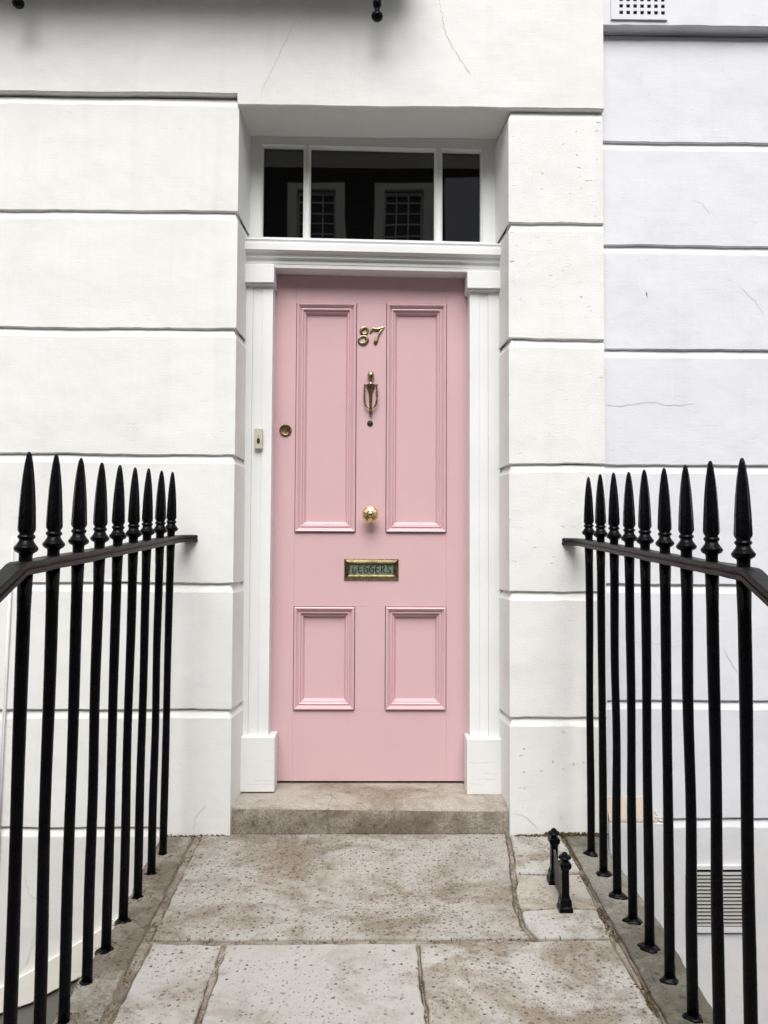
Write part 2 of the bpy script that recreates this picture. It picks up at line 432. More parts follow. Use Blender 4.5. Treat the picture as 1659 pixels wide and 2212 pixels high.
def crack(pts, y, parent, w=.0011, mat='crack_soft', seed=0, horiz=False):
    """A hairline crack: jagged ribbon let into the surface."""
    rnd = random.Random(seed); P = []
    for (a, b) in zip(pts[:-1], pts[1:]):
        k = max(2, int(math.dist(a, b)/.012))
        for i in range(k):
            f = i/k; P.append((a[0]+(b[0]-a[0])*f+rnd.uniform(-.0035, .0035), a[1]+(b[1]-a[1])*f+rnd.uniform(-.0035, .0035)))
    P.append(pts[-1]); m = MB()
    for i, p in enumerate(P):
        q = P[min(i+1, len(P)-1)]; o = P[max(i-1, 0)]; d = Vector((q[0]-o[0], q[1]-o[1])).normalized(); nn = Vector((-d.y, d.x))
        ww = w*rnd.uniform(.5, 1.3)*(.35 if i in (0, len(P)-1) else 1)
        for s_ in (-1, 1): m.v.append((p[0]+nn.x*ww*s_, y, p[1]+nn.y*ww*s_))
        if i: b = 2*i; m.f.append((b-2, b-1, b+1, b))
    return m.build('crack', M[mat], parent)
crack([(.261, 3.214), (.286, 3.079), (.333, 2.983), (.389, 2.897)], -.0145, house, .0010, seed=1)
crack([(-.315, 3.119), (-.388, 2.954), (-.443, 2.839), (-.457, 2.777)], -.0145, house, .0006, seed=2)
crack([(-.681, -.105), (-.670, -.046), (-.635, -.011)], -.0022, house, .0012, seed=3)
crack([(.553, -.037), (.614, -.055), (.650, -.100)], -.0028, house, .0010, seed=4)
crack([(-1.329, -.274), (-1.309, -.344), (-1.268, -.370)], -.0022, house, .0011, seed=5)
crack([(-1.271, -.466), (-1.29, -.53), (-1.315, -.605), (-1.36, -.66)], -.0022, house, .0008, seed=6)

# sloping cream string at the foot of the left wall, dark grey panel below it stands in for a recess
st = thing('basement_stair_string', (-1.2, 0, -2.74), 'cream sloping band low on the wall behind the left railing', 'stair string')
m = MB(); bt_ = [(-1.9, -.975), (-1.41, -.696), (-1.28, -.628), (-1.04, -.484), (-.80, -.33)]
lo = [(-1.9, -1.06), (-1.41, -.784), (-1.286, -.743), (-1.195, -.695), (-.80, -.50)]
for k in range(5):
    (xa, za), (xb, zb) = bt_[k], lo[k]
    m.v += [(xa, .1, za+.01), (xa, -.014, za), (xb, -.022, zb), (xb, .1, zb-.01)]
    if k:
        b = 4*k
        for q in range(4): m.f.append((b-4+q, b-4+(q+1) % 4, b+(q+1) % 4, b+q))
m.f += [(0, 1, 2, 3), (16, 17, 18, 19)]
m.build('cream_band', M['stucco_cream'], st)
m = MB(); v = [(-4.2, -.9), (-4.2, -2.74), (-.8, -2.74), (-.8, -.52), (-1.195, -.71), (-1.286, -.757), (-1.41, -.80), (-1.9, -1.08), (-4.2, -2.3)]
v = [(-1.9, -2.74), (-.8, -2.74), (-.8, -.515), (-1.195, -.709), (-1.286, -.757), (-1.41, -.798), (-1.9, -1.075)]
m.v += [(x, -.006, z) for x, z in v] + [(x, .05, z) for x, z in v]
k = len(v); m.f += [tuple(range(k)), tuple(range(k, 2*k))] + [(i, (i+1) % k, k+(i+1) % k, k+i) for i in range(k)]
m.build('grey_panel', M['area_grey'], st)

# ------------------------------------------------------------------ neighbouring house
YN = .045
nb = thing('neighbour_front', (2.5, YN, -2.74), 'bluish white stucco wall of the neighbouring house on the right', 'house')
NJ = [-2.75, -.077, .386, .848, 1.327, 1.797, 2.225, 2.656, 3.110]
for i in range(len(NJ)-1):
    course('stucco_course', .9275, 4.4, NJ[i], NJ[i+1], YN, M['stucco_blue'], nb, None, seed=i+51, amp=.0016, ch=.013)
course('stucco_course', .9275, 4.4, 3.118, 9.0, YN-.048, M['stucco_blue'], nb, None, top=False, seed=77)
for k, (pts, mat, w) in enumerate((([(.947, 1.569), (1.003, 1.564), (1.116, 1.584), (1.21, 1.571), (1.304, 1.578)], 'crack_soft', .0009),
        ([(1.499, 2.058), (1.556, 2.001), (1.593, 1.944)], 'crack_soft', .0007), ([(1.405, .599), (1.431, .55), (1.465, .496)], 'crack_soft', .001),
        ([(1.122, .547), (1.139, .503), (1.153, .465)], 'crack_soft', .0008), ([(1.113, 2.035), (1.116, 2.012)], 'crack', .0015),
        ([(1.04, .62), (1.12, .615), (1.2, .60), (1.29, .612)], 'crack_soft', .0007), ([(1.30, 2.42), (1.345, 2.40), (1.38, 2.36)], 'crack_soft', .0006))):
    crack(pts, YN-.0018, nb, w, mat, 60+k)
# air brick, high on the neighbour wall
xs = [.962]; z0 = 3.138; pitch = .0284; hole = .0150
for i in range(7): xs += [.9995+i*pitch-hole/2+.004, .9995+i*pitch+hole/2+.004]
xs.append(1.192)
zs = [z0]; rows = 6
for j in range(rows): zs += [3.166+j*.0272-hole/2, 3.166+j*.0272+hole/2]
zs.append(3.166+rows*.0272+.012)
hl = {(2*i+1, 2*j+1) for i in range(7) for j in range(rows)}
ab = MB().holed(xs, zs, hl, YN-.056, YN-.041).build('air_brick', M['stucco_blue'], nb)
MB().box(xs[0]+.01, xs[-1]-.01, YN-.0505, YN-.0490, zs[0]+.008, zs[-1]-.008).build('vent_black_sheet', M['void'], ab)  # black sheet stands in for the shade inside the holes
# louvre vent low on the neighbour wall
lx0, lx1, lz0, lz1 = 1.250, 1.505, -.512, -.255
lv = MB().holed([lx0, lx0+.022, lx1-.022, lx1], [lz0, lz0+.022, lz1-.014, lz1], {(1, 1)}, YN-.012, YN+.02).build('louvre_vent', M['stucco_blue'], nb)
lv['label'] = 'slatted vent grille behind the right railing'
MB().box(lx0+.02, lx1-.02, YN-.003, YN-.0015, lz0+.02, lz1-.012).build('vent_black_sheet', M['void'], lv)  # black sheet stands in for the shade behind the slats
t = NT('louvre_paint'); M['louvre'] = t.done((.30, .295, .28), .6)
ns = 15
for k in range(ns):
    z = lz0+.026 + k*(lz1-lz0-.046)/ns
    MB().prism_x([(YN-.0045, z+.0085), (YN-.0055, z+.0078), (YN-.0125, z+.0003), (YN-.0115, z+.0020)], lx0+.018, lx1-.018).build('slat', M['louvre'], lv)
# stub of broken plinth at the corner, bare render on its top
pb = thing('broken_plinth', (1.03, YN, -2.74), 'low grey plinth block with crumbling peach top behind the right railing', 'plinth')
xr = 1.142
MB().box(.929, xr, YN-.062, YN+.02, -2.74, -.072, .004).build('plinth_block', M['stucco_blue'], pb)
m = MB(); m.prism_x([(YN+.01, .010), (YN-.004, .008), (YN-.060, -.062), (YN-.062, -.0715), (YN+.01, -.0715)], .930, xr-.035, 0, 8)
m.build('bare_render_top', M['peach'], pb)
rnd = random.Random(3); m = MB()
for k in range(26):
    cx, f = rnd.uniform(xr-.04, xr+.004), rnd.random(); s_ = rnd.uniform(.005, .014)
    y = YN-.004-.05*f; z = -.006-.062*f
    if cx > xr-.035+.035*f: continue
    m.lathe([(0, -s_*.5), (s_*.9, -s_*.2), (s_, s_*.2), (s_*.4, s_*.6), (0, s_*.6)], (cx, y, z-.004), 6, rot=rnd.random()*3)
m.build('crumbled_edge', M['peach'], pb, kind='stuff')

# ------------------------------------------------------------------ balcony overhead (only its iron pendants show)
bal = thing('balcony', (-1.5, 0, 3.26), 'balcony above the door with black ball-ended iron pendants', 'balcony')
MB().box(-4.2, .15, -.275, -.0125, 3.30, 3.38, .01).build('slab', M['stucco_lintel'], bal)
for k, (px, pz, pyy) in enumerate(((.012, 3.046, -.12), (-1.383, 3.078, -.12))):
    m = MB().lathe([(0, 0), (.012, .001), (.0205, .009), (.0235, .018), (.021, .027), (.011, .035), (.0095, .044), (.012, .054), (.016, .062), (.0165, .07), (.0155, .12), (.0155, .258)], (px, pyy, pz), 16)
    m.build('iron_pendant', M['black'], bal, sh=50)

# ------------------------------------------------------------------ door case: pilasters, cornice, fanlight
SH = -.0135
dc = thing('door_case', (0, .178, -.01), 'white timber door surround with pilasters, cornice and three-pane fanlight', 'door frame')
def pilaster(x0, x1, a, b, z0, z1):
    p = MB().holed([x0, a, b, x1], [z0, z0+.012, z1-.022, z1], {(1, 1)}, .178, .186).build('pilaster', M['wood'], dc)
    MB().box(x0, x1, .1862, .30, z0, z1).build('pilaster_back', M['wood'], p)
    MB().box(a+.0008, b-.0008, .1812, .1861, z0+.0128, z1-.0235).build('sunk_panel', M['wood'], p)
    return p
pilaster(-.565, -.418, -.502, -.460, .205, 2.105)
pilaster(.409, .565, .449, .487, .200, 2.088)
for (x0, x1, z0, z1) in ((-.565, -.411, 2.092, 2.171), (.396, .565, 2.076, 2.150)):
    c_ = MB().box(x0, x1, .150, .265, z0, z1, .002).build('capital', M['wood'], dc)
    MB().box(x0, x1-.008 if x0 < 0 else x1, .160, .262, z0-.006, z0-.0003).build('necking', M['wood'], c_) if x0 < 0 else MB().box(x0+.008, x1, .160, .262, z0-.006, z0-.0003).build('necking', M['wood'], c_)
for (x0, x1, z0, z1) in ((-.56, -.388, -.002, .220), (.394, .56, -.012, .213)):
    MB().box(x0, x1, .148, .262, z0, z1, .003).build('plinth_block', M['wood_worn'], dc)
for k, (x0, x1, z) in enumerate(((-.43, -.389, .123), (-.47, -.389, .045), (-.40, -.389, .168), (-.41, -.389, .088), (-.50, -.389, .028), (.397, .50, .118), (.43, .52, .052), (.397, .46, .030), (.455, .527, .074))):
    crack([(x0, z), ((x0+x1)/2, z+.001), (x1-.001, z-.001)], .1474, dc, .0007, 'crack_soft', 90+k)
prof = [(.24, 2.292), (.150, 2.274), (.146, 2.268), (.152, 2.262), (.152, 2.256), (.140, 2.252), (.138, 2.249), (.138, 2.222), (.142, 2.219), (.156, 2.213), (.162, 2.203), (.162, 2.198), (.172, 2.196), (.176, 2.190), (.1765, 2.176), (.179, 2.174), (.179, 2.160), (.272, 2.160), (.30, 2.160), (.30, 2.292)]
MB().prism_x(prof, -.545, .543, SH, 12).build('cornice', M['wood'], dc, sh=30)
X = [-.56, -.474, -.300, -.270, .264, .298, .463, .56]
fan = MB().holed(X, [2.26, 2.312, 2.709, 2.775], {(1, 1), (3, 1), (5, 1)}, .240, .285, SH).build('fanlight_frame', M['wood'], dc)
for i in (1, 3, 5):
    MB().frame(X[i]-.009, X[i+1]+.009, 2.303, 2.718, [(0, -.001), (0, .005), (.003, .0075), (.006, .005), (.007, .000), (.0095, -.008), (.0105, -.019)], .240, SH).build('glazing_bead', M['wood'], fan)
    g = MB(); x0, x1 = X[i]+.0005, X[i+1]-.0005
    g.v = [(x0, .262, 2.314+SH*x0), (x1, .262, 2.314+SH*x1), (x1, .262, 2.706+SH*x1), (x0, .262, 2.706+SH*x0),
           (x0, .266, 2.314+SH*x0), (x1, .266, 2.314+SH*x1), (x1, .266, 2.706+SH*x1), (x0, .266, 2.706+SH*x0)]
    g.f = [(0, 1, 2, 3), (4, 5, 6, 7), (0, 1, 5, 4), (1, 2, 6, 5), (2, 3, 7, 6), (3, 0, 4, 7)]
    g.build('pane', M['glass'], fan)

# ------------------------------------------------------------------ pink door
YD = .268
door = thing('front_door', (0, YD, 0), 'pink four-panel front door with brass fittings, number 87', 'door')
sx = (-.433, -.327, -.067, .060, .320, .433); zt = (.011, .305, .741, 1.054, 2.042, 2.162)
gp = .00015
def dbox(name, x0, x1, z0, z1):
    return MB().box(x0+gp, x1-gp, YD, YD+.045, z0+gp, z1-gp, .0003).build(name, M['pink'], door)
dbox('stile', sx[0], sx[1], zt[0], zt[5]); dbox('stile', sx[4], sx[5], zt[0], zt[5])
dbox('rail', sx[1], sx[4], zt[4], zt[5]); dbox('rail', sx[1], sx[4], zt[2], zt[3]); dbox('rail', sx[1], sx[4], zt[0], zt[1])
dbox('muntin', sx[2], sx[3], zt[3], zt[4]); dbox('muntin', sx[2], sx[3], zt[1], zt[2])
mprof = [(a_, b_*1.5) for a_, b_ in [(.0022, -.0090), (.0022, .0035), (.0042, .0070), (.007, .0082), (.011, .0072), (.018, .0010), (.0215, -.0018), (.0222, -.0018), (.0240, .0006), (.0270, .0010), (.0300, -.0006), (.0318, -.0040), (.0325, -.0060), (.0350, -.0052), (.0385, -.0062), (.0445, -.0145), (.0475, -.0175)]]
for (i, j) in ((1, 3), (3, 3), (1, 1), (3, 1)):
    x0, x1, z0, z1 = sx[i], sx[i+1], zt[j], zt[j+1]
    p = MB().box(x0+.002, x1-.002, YD+.0245, YD+.040, z0+.002, z1-.002).build('panel', M['pink'], door)
    MB().frame(x0, x1, z0, z1, mprof, YD).build('panel_moulding', M['pink'], p)
def on_door(m, name, mat, parent, sh=40): return m.build(name, M[mat], parent, sh=sh)
# numerals: cast strokes with a rounded section
def ell(cx, cz, rx, rz, n=26, sk=0.0): return [(cx+rx*math.cos(2*math.pi*i/n)+sk*rz*math.sin(2*math.pi*i/n), YD-.003, cz+rz*math.sin(2*math.pi*i/n)) for i in range(n)]
FL = ((0, 1, 0), .55)
def closed_w(n, base, amp, ph): return [base+amp*math.cos(2*math.pi*i/n-ph) for i in range(n)]
m = MB()
m.tube(ell(-.0345, 1.9210, .0140, .0142, 26, .10), closed_w(26, .0062, .0014, 2.4), 8, FL, True)
m.tube(ell(-.0405, 1.8815, .0178, .0165, 26, .10), closed_w(26, .0068, .0018, -.6), 8, FL, True)
on_door(m, 'numeral_eight', 'brass', door)
m = MB()
m.tube([(-.009, YD-.003, 1.9130), (-.003, YD-.003, 1.9240), (.003, YD-.003, 1.9320)], [.0040, .0068, .0062], 8, FL)
m.tube([(.000, YD-.003, 1.9325), (.012, YD-.003, 1.9275), (.024, YD-.003, 1.9285), (.040, YD-.003, 1.9350), (.052, YD-.003, 1.9390)], [.0058, .0082, .0078, .0060, .0028], 8, FL)
m.tube([(.046, YD-.003, 1.9345), (.038, YD-.003, 1.9230), (.028, YD-.003, 1.9080), (.0210, YD-.003, 1.8930), (.0165, YD-.003, 1.8800), (.0130, YD-.003, 1.8690), (.0115, YD-.003, 1.8630)], [.0040, .0056, .0062, .0076, .0092, .0092, .0046], 8, FL)
on_door(m, 'numeral_seven', 'brass', door)
# urn knocker
kx = -.006
kn = on_door(MB().lathe([(0, 1.6905), (.008, 1.6905), (.0062, 1.697), (.0055, 1.703), (.0075, 1.709), (.0120, 1.716), (.0140, 1.724), (.0135, 1.732), (.0095, 1.741), (.003, 1.7445), (0, 1.745)], (kx, YD-.011, 0), 18, sy=.85), 'door_knocker', 'brass', door, 60)
m = MB(); pr_ = [(1.690, .021), (1.683, .021), (1.672, .017), (1.660, .0105), (1.645, .0085), (1.625, .0075), (1.606, .0062), (1.592, .0070)]
for z, w in pr_: m.v += [(kx-w, YD-.001, z), (kx-w*.75, YD-.010, z), (kx, YD-.0155, z), (kx+w*.75, YD-.010, z), (kx+w, YD-.001, z)]
for i in range(len(pr_)-1):
    for k in range(4): b = i*5+k; m.f.append((b, b+1, b+6, b+5))
m.f += [(0, 1, 2, 3, 4), tuple(35+k for k in range(5))]
on_door(m, 'back_plate', 'brass_dark', kn, 30)
m = MB(); pts = []
for x, z in ((-.0250, 1.683), (-.0265, 1.66), (-.0265, 1.63), (-.0250, 1.61), (-.0205, 1.597), (-.0120, 1.5885), (0, 1.585)): pts.append((kx+x, YD-.016, z))
pts += [(2*kx-p[0], p[1], p[2]) for p in pts[-2::-1]]
m.tube(pts, .0043, 8)
for s_ in (-1, 1): m.lathe([(0, -.004), (.0042, -.003), (.0042, .003), (0, .004)], (kx+s_*.026, YD-.016, 1.685), 10)
on_door(m, 'knocker_ring', 'brass', kn, 50)
on_door(MB().lathe([(0, 1.556), (.005, 1.559), (.0075, 1.566), (.0075, 1.576), (.0055, 1.582), (.0085, 1.588), (.004, 1.592), (0, 1.592)], (kx, YD-.014, 0), 14), 'striker', 'brass_dark', kn, 60)
# spyhole, lock, knob
sp = on_door(MB().lathe([(.0125, -.001), (.0125, .003), (.0105, .0045), (.0085, .0045), (.0078, .002)], (-.008, YD, 1.522), 20, 'y'), 'spyhole', 'grey_metal', door)
on_door(MB().lathe([(.0076, .0021), (.005, .0036), (0, .0042)], (-.008, YD, 1.522), 16, 'y'), 'lens', 'dark', sp)
lk = on_door(MB().lathe([(.0262, -.001), (.0262, .004), (.0245, .0068), (.0220, .0072), (.0200, .0050), (.0185, .0044), (.0, .0050)], (-.369, YD, 1.490), 28, 'y'), 'lock_cylinder', 'brass_dark', door)
m = MB().box(-.380, -.358, YD-.0085, YD-.0045, 1.4965, 1.5000, .0006)
m.add([(-.377, YD-.0068, 1.4955), (-.361, YD-.0068, 1.4955), (-.366, YD-.0075, 1.478), (-.372, YD-.0075, 1.478), (-.378, YD-.004, 1.4955), (-.360, YD-.004, 1.4955), (-.365, YD-.004, 1.476), (-.373, YD-.004, 1.476)],
      [(0, 1, 2, 3), (0, 1, 5, 4), (1, 2, 6, 5), (2, 3, 7, 6), (3, 0, 4, 7)])
on_door(m, 'keyhole_cover', 'brass', lk)
MB().box(-.3702, -.3678, YD-.0080, YD-.0060, 1.480, 1.488).build('keyhole', M['void'], lk)
kb = MB().lathe([(.020, -.001), (.020, .003), (.012, .006), (.010, .022), (.013, .026), (.026, .034), (.0355, .046), (.0362, .052), (.0300, .060), (.0165, .066), (.0120, .0665)], (-.005, YD, 1.130), 8, 'y', R(22.5))
kb = kb.build('door_knob', M['brass_bright'], door)
on_door(MB().lathe([(.0121, .0664), (.0115, .0690), (.0085, .0715), (.004, .0730), (0, .0732)], (-.005, YD, 1.130), 20, 'y'), 'knob_boss', 'brass_bright', kb, 60)
# letterbox
x0, x1, z0, z1 = -.1145, .1165, .8535, .9435
lb = MB().frame(x0, x1, z0, z1, [(0, -.002), (0, .005), (.002, .0075), (.007, .0085), (.0075, .0105), (.0115, .0115), (.0120, .0130), (.0160, .0138), (.0165, .0125), (.0200, .0115), (.0225, .0040), (.0240, .0030)], YD).build('letterbox', M['brass'], door)
fl = MB().box(x0+.023, x1-.023, YD-.0040, YD-.001, z0+.023, z1-.023).build('flap', M['verdigris'], lb)
G = {   # uncial capitals in a unit cell
 'L': [[(.12, .95), (.22, 1), (.22, .5), (.22, .05), (.12, 0)], [(.12, 0), (.5, .02), (.85, .05), (.86, .42), (.68, .45)]],
 'E': [[(.95, .92), (.6, 1), (.25, .8), (.12, .5), (.25, .18), (.6, 0), (.95, .1)], [(.15, .52), (.5, .55), (.78, .5)]],
 'T': [[(.9, .95), (.55, .98), (.25, .78), (.12, .48), (.28, .15), (.55, 0), (.82, .14), (.95, .42), (.82, .66), (.6, .62), (.55, .42)]],
 'R': [[(.2, 1), (.22, .5), (.18, 0)], [(.1, .95), (.5, 1), (.8, .82), (.68, .55), (.3, .48)], [(.4, .5), (.6, .25), (.92, .0)]],
 'S': [[(.9, .9), (.6, 1), (.25, .88), (.25, .62), (.55, .48), (.85, .34), (.82, .1), (.45, 0), (.1, .12)]]}
lx = x0+.0315; cw, ch_ = .0215, .0330
zc = (z0+z1)/2-.0165
m = MB(); mh = MB()
for ch in 'LETTERS':
    for s_ in G[ch]:
        P = [(lx+a*cw, YD-.0045, zc+b_*ch_) for a, b_ in s_]
        w = [.0016]+[.0025]*(len(P)-2)+[.0015]
        m.tube(P, w, 6, ((0, 1, 0), .7))
        mh.tube([(p[0]-.0006, YD-.0040, p[2]-.0010) for p in P], [q*1.25 for q in w], 6, ((0, 1, 0), .35))
    lx += cw*1.13
m.build('lettering', M['letter_dark'], fl, smooth=True)
t = NT('pale_letter_edge'); M['letter_edge'] = t.done((.42, .44, .32), .4, Metallic=.3)  # pale copy of the strokes, set lower and to the left
mh.build('lettering_edge', M['letter_edge'], fl, smooth=True)

# doorbell on the left pilaster
db = thing('doorbell', (-.470, .178, 1.396), 'small beige doorbell push on the left door pilaster', 'doorbell')
MB().box(-.4865, -.4535, .160, .1785, 1.396, 1.484, .003).build('bell_case', M['bell'], db)
bb = MB().lathe([(.0065, 0), (.0065, .0015), (.004, .0028), (0, .003)], (-.470, .1602, 1.430), 16, 'y')
bb.v = [(q[0], q[1], 1.430+(q[2]-1.430)*2.0) for q in bb.v]; bb.build('bell_button', M['dark'], db, smooth=True)
MB().box(-.4712, -.4688, .1590, .1610, 1.4465, 1.4530).build('bell_slot', M['dark'], db)

# ------------------------------------------------------------------ doorstep
ds = thing('doorstep', (0, .02, -.125), 'worn brown stone doorstep with a crack below the pink door', 'step')
m = MB(); n = 46; prev = None
for i in range(n+1):
    x = -.5385+1.080*i/n; w = wob(x*1.3, 4, .0016); tz = -.0245-.010*x; e = wob(x*2.3, 8, .0008)
    pts = [(.45, .0), (.268, .001), (.10, -.012+w*.4-.004*x), (.036, tz+w*.5), (.024, tz-.003+e), (.019+e, tz-.011), (.018+e, -.085), (.020, -.22), (.45, -.22)]
    c = [len(m.v)+k for k in range(len(pts))]; m.v += [(x, y, z) for y, z in pts]
    if prev:
        for k in range(len(pts)): m.f.append((prev[k], c[k], c[(k+1) % len(pts)], prev[(k+1) % len(pts)]))
    prev = c
m.f += [tuple(range(9)), tuple(prev)]
tr = m.build('tread', M['step'], ds, sh=50); tr.data.materials.append(M['step_front'])
for p_ in tr.data.polygons:
    if p_.index < 46*9 and p_.index % 9 in (5, 6): p_.material_index = 1
crack([(-.161, -.024), (-.171, -.061), (-.157, -.112)], .0150, ds, .0022, 'crack', 30)
m = MB(); c0 = None
P = [(-.150, .20), (-.158, .15), (-.150, .10), (-.163, .05), (-.161, .026)]
for i, (x, y) in enumerate(P):
    z = (-.0235-.010*x if y < .04 else -.012*(1-(y-.1)/.168) if y > .1 else -.012-.0125*(.1-y)/.07)+.0012
    m.v += [(x-.0011, y, z), (x+.0011, y, z)]
    if i: m.f.append((2*i-2, 2*i-1, 2*i+1, 2*i))
m.build('crack', M['crack'], ds)

# ------------------------------------------------------------------ entrance path: bridge, slabs, copings
path = thing('entrance_path', (0, -.8, -2.74), kind='structure')
m = MB(); m.v = [(-.775, .06, path_z(.06)-.011), (.865, .06, path_z(.06)-.011), (.865, -1.66, path_z(-1.66)-.011), (-.775, -1.66, path_z(-1.66)-.011)]
m.v += [(x, y, -2.74) for x, y, z in m.v]; m.f = [(0, 1, 2, 3), (0, 1, 5, 4), (1, 2, 6, 5), (2, 3, 7, 6), (3, 0, 4, 7)]
m.build('path_bed', M['mortar'], path)
def slab(name, poly, mat, seed, dz=0.0, amp=.0065, thick=.05, zf=path_z, inset=.005):
    P = []
    n = len(poly)
    for i in range(n):
        a, b = Vector(poly[i]), Vector(poly[(i+1) % n]); k = max(2, int((b-a).length/.022)); d = (b-a).normalized(); nn = Vector((-d.y, d.x))
        for j in range(k):
            f = j/k; q = a.lerp(b, f); w = (noise.noise((q.x*21+seed*7, q.y*21, seed))*amp + noise.noise((q.x*70+seed, q.y*70, 3))*amp*.5)
            q = q+nn*w*(1 if 0 < j else .3); P.append(q)
    c = sum((Vector((p.x, p.y)) for p in P), Vector((0, 0)))/len(P)
    area = sum(P[i].x*P[(i+1) % len(P)].y-P[(i+1) % len(P)].x*P[i].y for i in range(len(P)))
    s_ = 1 if area > 0 else -1
    m = MB(); L = len(P)
    for lev, (ins, h) in enumerate(((0, -thick), (0, -.0055), (inset*.35, -.002), (inset, 0))):
        for i, p in enumerate(P):
            d = (P[(i+1) % L]-P[i-1]).normalized(); nn = Vector((-d.y, d.x))*s_
            q = p+nn*ins; m.v.append((q.x, q.y, zf(q.y)+dz+h))
    for lev in range(3):
        for i in range(L): j = (i+1) % L; m.f.append((lev*L+i, lev*L+j, lev*L+L+j, lev*L+L+i))
    m.f.append(tuple(3*L+i for i in range(L)))
    return m.build(name, M[mat], path)
slab('paving_slab', [(-.648, .015), (.528, .015), (.508, -.2), (.490, -.34), (.464, -.55), (.460, -.70), (.476, -.770), (-.640, -.774)], 'slab_a', 1)
slab('paving_slab', [(.547, .012), (.738, .012), (.738, -.325), (.512, -.333), (.530, -.2)], 'slab_b', 2, .001)
slab('paving_slab', [(.510, -.348), (.735, -.342), (.726, -.592), (.60, -.580), (.482, -.602), (.486, -.5)], 'slab_c', 3, -.001)
slab('paving_slab', [(.484, -.608), (.60, -.588), (.724, -.600), (.718, -.768), (.502, -.770), (.478, -.70)], 'slab_b', 4)
slab('paving_slab', [(-.632, -.800), (-.430, -.808), (-.434, -1.2), (-.432, -1.64), (-.640, -1.64)], 'slab_d', 5)
slab('paving_slab', [(-.414, -.808), (.140, -.803), (.135, -1.0), (.143, -1.2), (.140, -1.64), (-.416, -1.64)], 'slab_e', 6, .001)
slab('paving_slab', [(.148, -.803), (.712, -.783), (.724, -1.2), (.722, -1.64), (.150, -1.64)], 'slab_f', 7)
slab('mortar_joint', [(-.652, -.777), (.478, -.773), (.478, -.787), (.150, -.799), (-.640, -.797)], 'mortar_pale', 8, -.0045, .009)
slab('mortar_joint', [(.530, .005), (.545, .005), (.528, -.2), (.510, -.335), (.484, -.50), (.480, -.60), (.476, -.70), (.498, -.766), (.479, -.768), (.463, -.70), (.467, -.55), (.492, -.34), (.510, -.2)], 'mortar_pale', 9, -.0035, .009)
slab('mortar_joint', [(-.678, .01), (-.652, .01), (-.646, -.4), (-.644, -.77), (-.638, -.80), (-.642, -1.2), (-.645, -1.64), (-.664, -1.64), (-.666, -1.2), (-.670, -.8), (-.672, -.4)], 'mortar_pale', 14, -.0055, .009)
slab('mortar_joint', [(-.432, -.81), (-.414, -.81), (-.417, -1.2), (-.417, -1.64), (-.431, -1.64), (-.432, -1.2)], 'mortar_pale', 15, -.004, .009)
slab('mortar_joint', [(.742, .01), (.756, .01), (.748, -.5), (.743, -1.0), (.738, -1.64), (.725, -1.64), (.728, -1.2), (.720, -.78), (.732, -.5)], 'mortar_pale', 16, -.006, .009)
slab('mortar_joint', [(.1385, -.81), (.1465, -.81), (.1445, -1.0), (.1495, -1.2), (.149, -1.64), (.1415, -1.64), (.1445, -1.2), (.1365, -1.0)], 'mortar_pale', 18, -.004, .003)
cl = slab('coping_stone', [(-.806, .02), (-.686, .02), (-.678, -.4), (-.674, -.8), (-.670, -1.2), (-.668, -1.645), (-.782, -1.645), (-.784, -1.1), (-.780, -.7), (-.800, -.3)], 'coping', 10, -.004, .007, .16, inset=.008)
cr = slab('coping_stone', [(.760, .02), (.886, .02), (.893, -.3), (.898, -.7), (.882, -1.0), (.872, -1.645), (.742, -1.645), (.748, -1.0), (.752, -.5)], 'coping_r', 11, .002, .006, .16, inset=.008)
# steps down to the street
stp = thing('street_steps', (0, -1.8, -.52), kind='structure')
MB().box(-.80, .89, -1.95, -1.662, -2.74, -.375, .006).build('tread', M['coping'], stp)
MB().box(-.80, .89, -2.25, -1.952, -2.74, -.47, .006).build('tread', M['coping'], stp)
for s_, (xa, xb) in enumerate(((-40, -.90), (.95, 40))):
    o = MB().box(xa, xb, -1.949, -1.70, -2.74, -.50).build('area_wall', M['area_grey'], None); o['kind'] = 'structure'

# moss and grit caught in the joints
m = MB(); rnd = random.Random(11)
def clump(x, y, z, s_):
    m.lathe([(0, -.4*s_), (s_*rnd.uniform(.6, 1), -.1*s_), (s_*rnd.uniform(.4, .9), .35*s_), (0, .6*s_)], (x, y, z), 5, rot=rnd.random()*6, sx=rnd.uniform(.7, 1.6), sy=rnd.uniform(.6, 1.1))
for i in range(420):
    x = rnd.uniform(.56, .925); y = -abs(rnd.gauss(0, .008))-.001; f = rnd.random()
    clump(x, y, path_z(y)+rnd.uniform(0, .012 if x > .68 else .004), rnd.uniform(.002, .006))
for i in range(150):
    x = rnd.uniform(-.80, -.55); y = -abs(rnd.gauss(0, .006)); clump(x, y, path_z(y)+rnd.uniform(-.006, .004), rnd.uniform(.0015, .004))
for i in range(900):
    y = -rnd.uniform(.35, 1.5)
    if noise.noise((y*9, 3.3, 0)) < .05: continue
    x = .733-.006*max(0, (-y-.5))+rnd.gauss(0, .008)
    clump(x, y, path_z(y)-.004+rnd.uniform(-.004, .005), rnd.uniform(.0015, .0045))
for i in range(200):
    y = -rnd.uniform(.0, .3); x = .75+rnd.gauss(0, .008); clump(x, y, path_z(y)-.004, rnd.uniform(.0015, .004))
for xx, y0_, sp_ in ((-.758, -.160, -.1662), (.814, -.1817, -.1641)):
    for i in range(8):
        for k in range(26):
            a = rnd.random()*6.28; r_ = rnd.uniform(.024, .042)*(1 if rnd.random() < .8 else 1.4)
            yy = y0_+i*sp_+r_*math.sin(a); clump(xx+r_*math.cos(a), yy, path_z(yy)-.003, rnd.uniform(.0012, .0034))
